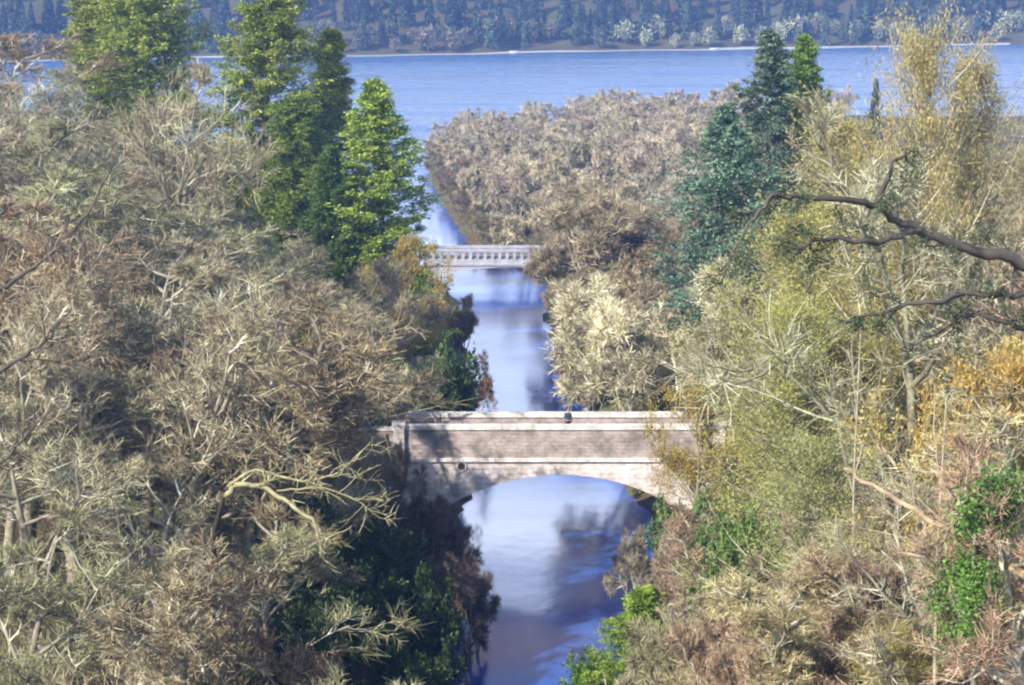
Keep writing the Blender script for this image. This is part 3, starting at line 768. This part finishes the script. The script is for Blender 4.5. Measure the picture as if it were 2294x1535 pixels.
mb = MB(); tubes(mb, np.array([[(0, 0, -.5), (.1, 0, (tp[2] - gz) * .4), (-.1, 0, (tp[2] - gz) * .8), (0, 0, tp[2] - gz + .6)]]), np.array([.13]), np.array([.03]), 8, rng)
obj('trunk', mb, M['bark'], r)
gi = np.random.default_rng(77)
for (pt_, pb_, n_, sp_) in ((1080, 1215, 11, .75), (1235, 1430, 17, 1.0)):
    q1, q0 = P(2195, pt_, 62)[2] - gz, P(2195, pb_, 62)[2] - gz
    iv = MB()
    for _ in range(n_):      # ragged sprays hugging the stem, trailing downwards
        cz = gi.uniform(q0, q1); ce = np.array([gi.normal() * sp_ * .55, gi.normal() * sp_ * .5, cz]); k = int(gi.uniform(150, 520))
        pp = ce + gi.normal(size=(k, 3)) * np.array([.26, .26, .34]) * gi.uniform(.6, 1.4)
        pp[:, 2] -= np.abs(gi.normal(size=k)) * .25
        leaves(iv, pp, norm(gi.normal(size=(k, 3)) + np.array([0, 0, -.5])), gi.uniform(.08, .20, k), gi.uniform(.06, .13, k), gi)
        br_ = np.stack([np.array([0, 0, cz - .3]) * (1 - t_) + ce * t_ for t_ in (0, .5, 1)])
        tubes(iv, br_[None], np.array([.02]), np.array([.008]), 3, gi)
    obj('ivy', iv, M['shrubleaf'], r).color = (1.35, 1.45, .85, 1)
at('willow1', 540, 1340, 84, 420, (.9, .66, .56), 'reddish brown shrub low on the left, in front of the shaded bank')

# ------------------------------------------------------------------ filling woods
LEFT_SKY = np.array([[-200, 200], [0, 210], [150, 260], [280, 330], [420, 330], [500, 420], [620, 560], [760, 640], [880, 760], [960, 900], [1000, 960]])
RIGHT_SKY = np.array([[1480, 1050], [1540, 1000], [1640, 960], [1700, 700], [1850, 560], [1980, 480], [2100, 420], [2294, 330], [2500, 300]])
RECTS = [(890, 1590, 905, 1110, 134), (1060, 1440, 1090, 1540, 140), (1075, 1260, 640, 915, 240), (965, 1205, 545, 640, 256), (935, 1020, 260, 560, 420), (500, 1060, 1110, 1540, 97), (620, 960, 930, 1120, 80), (1640, 2040, 420, 1150, 109), (1950, 2294, 760, 980, 78), (1600, 1920, 1000, 1540, 72)]
def clear(px, w, pyt, pyb, d):
    for (x0_, x1_, ya, yb, dd) in RECTS:
        if d < dd and px + w * .55 > x0_ and px - w * .55 < x1_ and pyt < yb and pyb > ya: return False
    return True
placed = []
def place_words(px, py, side):
    if side < 0: c_ = 'at the left edge of the photo' if px < 260 else 'in the middle of the left wood' if px < 640 else 'close to the left bank of the river'
    else: c_ = 'close to the right bank of the river' if px < 1700 else 'in the middle of the right wood' if px < 2020 else 'at the right edge of the photo'
    r_ = 'high up' if py < 430 else 'at mid height' if py < 800 else 'just above the lower quarter' if py < 1120 else 'lowest down'
    return c_ + ', ' + r_
CW = {}
def colour_word(t):
    r_, g_, b_ = t
    if r_ > 1.05 and g_ < .85: return 'pinkish'
    if r_ > 1.05: return 'ochre'
    if g_ >= 1.0 and b_ < .6: return 'mossy'
    if g_ >= r_ and b_ < .75: return 'olive'
    if b_ > .81: return 'grey'
    if b_ > .79: return 'pinkish' if g_ < .9 else 'tan'
    return 'brown'
def fill(n, side, drange, keys, hr, tints, skyl, label, group, spacing):
    made = 0; tries = 0
    while made < n and tries < n * 60:
        tries += 1
        d = random.uniform(*drange)
        px = random.uniform(-120, 1060) if side < 0 else random.uniform(1470, 2420)
        x = (px - 1147) / FPX * d
        if abs(x - float(xcen(d))) < float(hwid(d)) + 1.5: continue
        if any((x - a) ** 2 + (d - b) ** 2 < spacing ** 2 for a, b in placed): continue
        g = float(height(x, d)); h = random.uniform(*hr)
        zt_ = g + h; px_, pyt = proj((x, d, zt_)); lim = np.interp(px, skyl[:, 0], skyl[:, 1])
        if pyt < lim:
            zmax = P(px, lim, d)[2]; h = zmax - g
            if h < hr[0] * .55: continue
            pyt = lim
        w = h * random.uniform(.62, .9); pyb = proj((x, d, g))[1]
        if pyt > 1600 or not clear(px, w * FPX / d, pyt, pyb, d): continue
        t = random.choice(tints); j = random.uniform(.88, 1.12)
        k0 = random.choice(keys)
        tree(k0, x, d, h, w, tuple(c * j for c in t), colour_word(t) + (' bare shrub ' if k0[0] == 'w' else ' part leaved tree ' if k0[0] == 'a' else ' tree in dull needles ' if k0[0] == 'l' else ' bare tree ') + place_words(px_, pyt, side), group)
        placed.append((x, d)); made += 1
GREY = (1.0, 1.0, .82); TAN = (1.0, .94, .80); BROWN = (.92, .80, .64); PINK = (1.0, .86, .80); OLIVE = (.86, .92, .66); MOSS = (.8, .95, .55)
BK = ['bare%d' % i for i in range(5)]
fill(46, -1, (66, 120), BK, (11, 19), [TAN, BROWN, OLIVE, GREY, (1.0, .82, .70)], LEFT_SKY, 'bare lichened tree in the wood on the left of the river', 'bare trees crowding the left bank', 4.2)
fill(50, -1, (120, 250), BK, (12, 19), [GREY, TAN, GREY, OLIVE, OLIVE, PINK], LEFT_SKY, 'bare lichened tree in the wood on the left of the river', 'bare trees crowding the left bank', 5.0)
fill(40, 1, (62, 125), BK + ['willow0', 'willow2'], (8, 16), [TAN, PINK, OLIVE, BROWN, (1.0, .93, .66), (.92, 1.0, .6), (1.1, .82, .74)], RIGHT_SKY, 'bare or yellowing tree in the wood on the right of the river', 'trees crowding the right bank', 4.2)
fill(36, 1, (125, 240), BK + ['larch1'], (10, 17), [TAN, PINK, GREY], RIGHT_SKY, 'bare or yellowing tree in the wood on the right of the river', 'trees crowding the right bank', 5.2)
# bare scrub on the flat ground between second bridge and loch
isl = []
ISL_T = [tuple(c_ * 1.6 for c_ in q_) for q_ in [(.90, .82, .78), (.82, .76, .76), (.86, .84, .76), (.96, .90, .78), (.78, .76, .76), (.92, .82, .80), (.72, .66, .68)]]
tries = 0
while len(isl) < 235 and tries < 40000:
    tries += 1
    y = random.uniform(263, 545); x = random.uniform(-25, 150)
    if x < float(xcen(y)) + float(hwid(y)) + (3.2 if y > 285 else .8) or float(height(x, y)) < .15: continue
    if x > .16 * y + 6: continue
    sp = 4.2 if y < 330 else 5.2
    if any((x - a) ** 2 + (y - b) ** 2 < sp * sp for a, b in isl): continue
    isl.append((x, y)); h = random.uniform(5.0, 9.5) * (1.0 if y < 460 else .9)
    if random.random() < .06: h *= 1.25
    iq = random.choice(ISL_T); it = tuple(c_ / 1.6 for c_ in iq); u_ = x - float(xcen(y))
    tree(random.choice(['mid0', 'mid1', 'mid2']), x, y, h, h * random.uniform(.95, 1.35), iq, ('mauve' if it[2] >= it[1] - .01 and it[0] < .9 else 'greyish' if it[1] > .83 and it[0] < .9 else 'tan' if it[1] > .88 else 'brown') + ' bare tree of the low wood, ' + ('just behind the second bridge' if y < 330 else 'midway to the loch' if y < 440 else 'at its loch end') + (', left side' if u_ < 35 else ', right side'), 'bare trees on the flat land by the loch')
y = 284.0
while y < 452:
    x = float(xcen(y)) + float(hwid(y)) + random.uniform(1.2, 2.4); h = random.uniform(1.8, 3.4)
    tree(random.choice(['mid0', 'mid1', 'mid2']), x, y, h, h * 1.5, random.choice([(.62, .52, .50), (.8, .72, .5), (.7, .62, .60)]), 'low dark scrub along the water edge of the channel beyond the second bridge', 'scrub lining the channel', cat='shrub', name='waterside_shrub')
    y += random.uniform(3.6, 5.5)
n2 = 0; tries = 0
while n2 < 26 and tries < 9000:      # right bank between the bridges
    tries += 1
    y = random.uniform(172, 262); x = random.uniform(4, 34)
    if x < float(xcen(y)) + float(hwid(y)) + 3: continue
    if any((x - a) ** 2 + (y - b) ** 2 < 20 for a, b in isl): continue
    px_ = 1147 + x / y * FPX; lim = np.interp(px_, [1210, 1300, 1400, 1560, 1700], [690, 560, 480, 420, 380])
    if px_ > 1720: continue
    g = float(height(x, y)); h = min(random.uniform(6, 9), P(px_, lim, y)[2] - g)
    if h < 2.5: continue
    isl.append((x, y)); n2 += 1
    tree(random.choice(['willow0', 'willow1', 'mid0']), x, y, h, h * 1.15, random.choice([(1.0, .9, .75), (1.1, 1.0, .82), (.95, .82, .7)]), 'tan bare tree on the right bank between the two bridges', 'tan bare trees between the two bridges')

# ------------------------------------------------------------------ near limbs with their own trees
def limb_tree(root, limbs, r_tw, n_tw, L_tw, bark, twig, seed, tint=(1, 1, 1), ctint=(1, 1, 1), trunk=None, leaf=None, cmat=None, ttint=None):
    g = np.random.default_rng(seed)
    o3 = np.array(root.location)
    if trunk is not None:
        mb = MB(); pts, a, b = trunk; tubes(mb, np.array([pts]) - o3, np.array([a]), np.array([b]), 10, g)
        obj('trunk', mb.mesh('trunk', True), M[bark], root).color = (*(ttint or tint), 1)
    for pts, a, b in limbs:
        mb = MB(); q = np.array(pts)
        # resample smooth with a little wander
        t = np.linspace(0, len(q) - 1, len(q) * 5); q = np.stack([np.interp(t, np.arange(len(q)), q[:, k]) for k in range(3)], -1)
        q[1:-1] = q[1:-1] * .5 + (q[:-2] + q[2:]) * .25; q[1:-1] += g.normal(size=q[1:-1].shape) * a * .34
        P1 = q[None] - o3
        tubes(mb, P1, np.array([a]), np.array([b]), 8, g)
        _, t, p, d = spread_children(P1, n_tw // 8, .12, 1.0, .8, g)
        p2 = grow(p, d, L_tw * (.5 + .8 * g.random(len(t))), 5, .2, .02, g)
        tubes(mb, p2, np.full(len(t), max(r_tw * 2, b * .6)), np.full(len(t), r_tw), 4, g)
        o = obj('limb', mb.mesh('limb', True), M[bark], root); o.color = (*tint, 1)
        cb = MB()
        i3, t3, p, d = spread_children(p2, 8, .1, 1.0, .75, g)
        p3 = grow(p, d, L_tw * .42 * (.5 + .8 * g.random(len(t3))), 3, .22, .02, g)
        tubes(cb, p3, np.full(len(t3), r_tw), np.full(len(t3), r_tw * .5), 2, g, flat=True)
        if leaf:
            per, L_, W_, sp_ = leaf
            i4 = np.repeat(np.arange(len(p3)), per); c, d4 = sample(p3, i4, g.random(len(i4)))
            c = c + g.normal(size=c.shape) * sp_
            leaves(cb, c, norm(d4 + g.normal(size=d4.shape) * .6), L_, W_, g, up=.3)
        oc = obj('twigs', cb, M[cmat or twig], o); oc.color = (*ctint, 1)

# big dark branch coming in from a pine just outside the right edge
tx = P(2420, 600, 46); gz = float(height(tx[0], tx[1]))
r = tag(empty('pine', (tx[0], tx[1], gz)), 'dark pine at the right edge whose crooked branches reach in across the photo', 'tree')
D = 46
limb_tree(r, [([P(2420, 640, D), P(2294, 590, D), P(2150, 555, D - .5), P(2040, 505, D - 1), P(1965, 460, D - 1.5), P(1990, 385, D - 1.5), P(2030, 330, D - 1.2)], .17, .03),
              ([P(2060, 515, D - 1), P(1960, 545, D - 1.5), P(1850, 530, D - 2), P(1765, 560, D - 2.3)], .09, .03),
              ([P(1965, 462, D - 1.5), P(1880, 445, D - 2), P(1790, 440, D - 2.3), P(1725, 435, D - 2.6), P(1665, 520, D - 3), P(1612, 640, D - 3.2)], .085, .015),
              ([P(2420, 700, D + .5), P(2294, 655, D), P(2150, 660, D - .5), P(2010, 690, D - 1), P(1900, 720, D - 1.2)], .11, .03),
              ([P(2420, 800, D + .5), P(2294, 735, D), P(2180, 700, D), P(2100, 750, D)], .10, .025)],
          .010, 110, .85, 'darkbark', 'twig', 71, ctint=(.55, .55, .42), trunk=([(tx[0], tx[1], gz - .5), (tx[0] + .2, tx[1], gz + 8), (tx[0] - .1, tx[1] + .2, gz + 16), (tx[0], tx[1], gz + 26)], .45, .12),
          leaf=(9, .13, .035, .07), cmat='spruce')
# grey branches over the left edge
c_ = bpy.data.objects.new('crown', PROTO['spruce1'][1]); col.objects.link(c_); c_.parent = r; c_.color = (.9, 1.0, .8, 1)
c_.location = (0, 0, 40.4 - gz); c_.scale = (.55, .55, 6.5 / PROTO['spruce1'][2])
tx = P(-160, 700, 62); gz = float(height(tx[0], tx[1]))
r = tag(empty('bare_tree', (tx[0], tx[1], gz)), 'dark limbed bare tree reaching in from the left edge', 'tree')
D = 62
limb_tree(r, [([P(-160, 760, D), P(0, 650, D), P(90, 590, D), P(200, 480, D + 1), P(260, 350, D + 1)], .10, .02),
              ([P(-160, 900, D), P(0, 830, D), P(100, 770, D - 1), P(160, 690, D - 1)], .11, .02),
              ([P(-160, 1150, D), P(0, 1040, D), P(130, 900, D - 1)], .09, .02)],
          .011, 90, 1.4, 'darkbark', 'twig', 72, ctint=(.75, .65, .6), trunk=([(tx[0], tx[1], gz - .5), (tx[0], tx[1], gz + 6), (tx[0] - .4, tx[1], gz + 13), (tx[0], tx[1] + .5, gz + 20)], .32, .08))
# curved lichened branch on the left
tx = P(478, 1180, 88); gz = float(height(tx[0], tx[1]))
r = tag(empty('lichened_tree', (tx[0], tx[1], gz)), 'bare tree with one bright curved lichened branch bending down over the dark bank', 'tree')
D = 86
limb_tree(r, [([P(500, 1110, D), P(530, 1086, D), P(575, 1086, D), P(640, 1120, D - .5), P(700, 1170, D - 1), P(735, 1210, D - 1)], .15, .06),
              ([P(510, 1090, D), P(570, 1050, D), P(680, 1080, D), P(760, 1060, D), P(830, 990, D)], .07, .02),
              ([P(620, 1100, D), P(720, 1090, D), P(800, 1120, D), P(850, 1160, D)], .05, .015)],
          .012, 130, 1.5, 'bark', 'twig', 73, tint=(1.25, 1.22, .85), ctint=(1.1, 1.1, .85), ttint=(.22, .2, .16), trunk=([(tx[0], tx[1], gz - .5), tuple(P(480, 1330, 88)), tuple(P(478, 1200, 87)), tuple(P(505, 1100, D))], .16, .10))
# pale leaning trunk on the right
tx = P(2420, 1360, 62); gz = float(height(tx[0], tx[1]))
r = tag(empty('leaning_tree', (tx[0], tx[1], gz)), 'pale dead tree trunk leaning diagonally at the lower right', 'tree')
limb_tree(r, [([P(2294, 1288, 62), P(2130, 1190, 63), P(1990, 1110, 64), P(1890, 1050, 65)], .15, .05),
              ([P(2140, 1195, 63), P(2060, 1120, 63), P(2010, 1000, 63)], .04, .012)],
          .010, 50, 1.2, 'bark', 'twig', 74, tint=(1.4, 1.15, .95), ctint=(1.1, 1, .9), trunk=([(tx[0], tx[1], gz - .3), tuple(P(2400, 1355, 62)), tuple(P(2350, 1322, 62)), tuple(P(2290, 1286, 62))], .22, .15))
# slender upright grey trees right
for (px, yt, d, seed, lb) in [(2115, 860, 66, 75, 'slender grey bare tree standing upright at the lower right'), (1925, 700, 92, 76, 'thin silver stemmed tree right of the olive larch')]:
    tp = P(px, yt, d); gz = float(height(tp[0], d))
    r = tag(empty('slender_tree', (tp[0], d, gz)), lb, 'tree')
    hh = tp[2] - gz; k = lambda f, o: (tp[0] + o, d, gz + hh * f)
    limb_tree(r, [([k(.55, 0), k(.68, -.7), k(.85, -1.2)], .04, .012), ([k(.6, 0), k(.75, .8), k(.92, 1.3)], .04, .012), ([k(.75, .05), k(.9, -.3), k(1.0, -.3)], .03, .01)],
              .009, 50, 1.0, 'bark', 'twig', seed, tint=(1.4, 1.3, 1.25), ctint=(1.2, 1.1, 1.0), trunk=([k(0, 0), k(.3, .1), k(.6, 0), k(.97, .1)], .10, .03))

# ------------------------------------------------------------------ far shore woods
def far_crown(kind, g, nleaf=420):
    mb = MB()
    if kind == 'conifer':
        t = g.random(nleaf) ** .8; a = g.random(nleaf) * 2 * PI; rr = 2.6 * (1 - t) ** .8 * (.5 + .5 * g.random(nleaf) ** .4)
        c = np.stack([rr * np.cos(a), rr * np.sin(a), .8 + t * 15], -1); L = 1.5
    else:
        q = norm(g.normal(size=(nleaf, 3))) * (g.random(nleaf) ** .4)[:, None]
        c = q * np.array([3.8, 3.8, 4.2]) * (1 + .2 * np.sin(q[:, :1] * 6) + .15 * np.sin(q[:, 1:2] * 9)) + np.array([0, 0, 5.6]); L = 1.1
    leaves(mb, c, norm(g.normal(size=c.shape) + np.array([0, 0, .3])), L * (.6 + .8 * g.random(nleaf)), L * .6, g)
    s = .18; z1 = 9.0
    mb.add([(-s, -s, -.5), (s, -s, -.5), (s, s, -.5), (-s, s, -.5), (-s * .3, -s * .3, z1), (s * .3, -s * .3, z1), (s * .3, s * .3, z1), (-s * .3, s * .3, z1)], [(0, 1, 5, 4), (1, 2, 6, 5), (2, 3, 7, 6), (3, 0, 4, 7)])
    return mb
gf = np.random.default_rng(900)
FM = {k: [far_crown(k, gf) for _ in range(3)] for k in ('conifer', 'round')}
FMesh = {k: [m.mesh('far_' + k) for m in v] for k, v in FM.items()}
for v in FMesh.values():
    for m in v: m.materials.append(M['far'])
for i in range(120):
    x = -300 + 600 * (i + gf.random()) / 120; y = float(farshore(x)) + 9 + gf.random() * 22 + 4 * (x > 90)
    pale = x > 55
    kind = 'conifer' if gf.random() < (.25 if pale else .35) else 'round'
    o = bpy.data.objects.new('far_conifer' if kind == 'conifer' else 'far_tree', FMesh[kind][gf.integers(3)]); col.objects.link(o)
    o.location = (x, y, float(height(x, y)) - .2); s_ = (.75 + .5 * gf.random()) * (1.1 if kind == 'conifer' else 1.0)
    o.scale = (s_, s_, s_ * (1 + .2 * gf.random())); o.rotation_euler.z = gf.random() * 6.28
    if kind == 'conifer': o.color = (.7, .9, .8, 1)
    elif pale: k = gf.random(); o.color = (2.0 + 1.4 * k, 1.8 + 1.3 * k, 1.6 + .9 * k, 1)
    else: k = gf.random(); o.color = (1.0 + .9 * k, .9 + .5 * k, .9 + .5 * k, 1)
    third = 'left part' if x < -60 else 'middle part' if x < 55 else 'right part'
    if kind == 'conifer': tag(o, 'dark conifer on the far shore, ' + third + ' of the row', 'tree', 'dark conifers along the far shore')
    elif pale: tag(o, 'pale bare tree at the right end of the far shore', 'tree', 'pale trees on the right of the far shore')
    else: tag(o, 'dull brownish tree at the left or middle of the far shore', 'tree', 'brown trees on the far shore')
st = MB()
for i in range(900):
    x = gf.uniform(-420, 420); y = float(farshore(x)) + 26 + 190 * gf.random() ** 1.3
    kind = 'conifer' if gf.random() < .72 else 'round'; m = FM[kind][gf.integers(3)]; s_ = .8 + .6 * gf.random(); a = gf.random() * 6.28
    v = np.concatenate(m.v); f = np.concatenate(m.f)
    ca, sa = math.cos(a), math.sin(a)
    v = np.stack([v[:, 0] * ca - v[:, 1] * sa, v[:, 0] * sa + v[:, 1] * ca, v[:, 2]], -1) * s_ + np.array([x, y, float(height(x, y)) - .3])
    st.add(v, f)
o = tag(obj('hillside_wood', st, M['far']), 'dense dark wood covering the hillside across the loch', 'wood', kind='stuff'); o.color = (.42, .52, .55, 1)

# two small boats drawn up on the far shore
def boat(px, sc, label, rz):
    xx = (px - 1147) / FPX * 1060; yy = float(farshore(xx)) + 1.2; gz = float(height(xx, yy))
    r = tag(empty('rowing_boat', (xx, yy, gz + .12), rz), label, 'boat'); r.scale = (sc, sc, sc)
    h = MB(); n_ = 13; V = []
    for i in range(n_):
        t = -1 + 2 * i / (n_ - 1); w = .95 * (1 - abs(t) ** 2.6) + (.35 if t < -.8 else 0) * 1; zt_ = .95 + .35 * max(0, t) ** 2
        V += [(t * 2.8, -w, zt_), (t * 2.8, -w * .6, .15 + .2 * abs(t) ** 3), (t * 2.8, 0, .2 * abs(t) ** 3), (t * 2.8, w * .6, .15 + .2 * abs(t) ** 3), (t * 2.8, w, zt_)]
    h.add(V, [(i * 5 + k, i * 5 + 5 + k, i * 5 + 6 + k, i * 5 + 1 + k) for i in range(n_ - 1) for k in range(4)])
    obj('hull', h, M['boat'], r)
    for x_ in (-1.2, .2, 1.3):
        s_ = MB(); s_.box(x_ - .14, x_ + .14, -.8, .8, .62, .68); obj('seat', s_, M['shingle'], r)
boat(1598, .85, 'white boat drawn up where the bright shingle begins on the right of the far shore', .2)
boat(1150, .75, 'white boat drawn up near the middle of the far shore', -.1)

# ------------------------------------------------------------------ haze
hm = bpy.data.materials.new('haze'); hm.use_nodes = True
hn = hm.node_tree.nodes; hl = hm.node_tree.links
hn.remove(hn['Principled BSDF'])
pv = hn.new('ShaderNodeVolumePrincipled'); pv.inputs['Color'].default_value = (.24, .44, 1.0, 1); pv.inputs['Density'].default_value = 0.00030
pv.inputs['Anisotropy'].default_value = 0.2
hl.new(pv.outputs[0], hn['Material Output'].inputs['Volume'])
hb = MB(); hb.box(-1500, 1500, -120, 2000, -4, 420)
tag(obj('haze', hb, hm), 'thin blue haze over the loch', 'haze', kind='stuff')
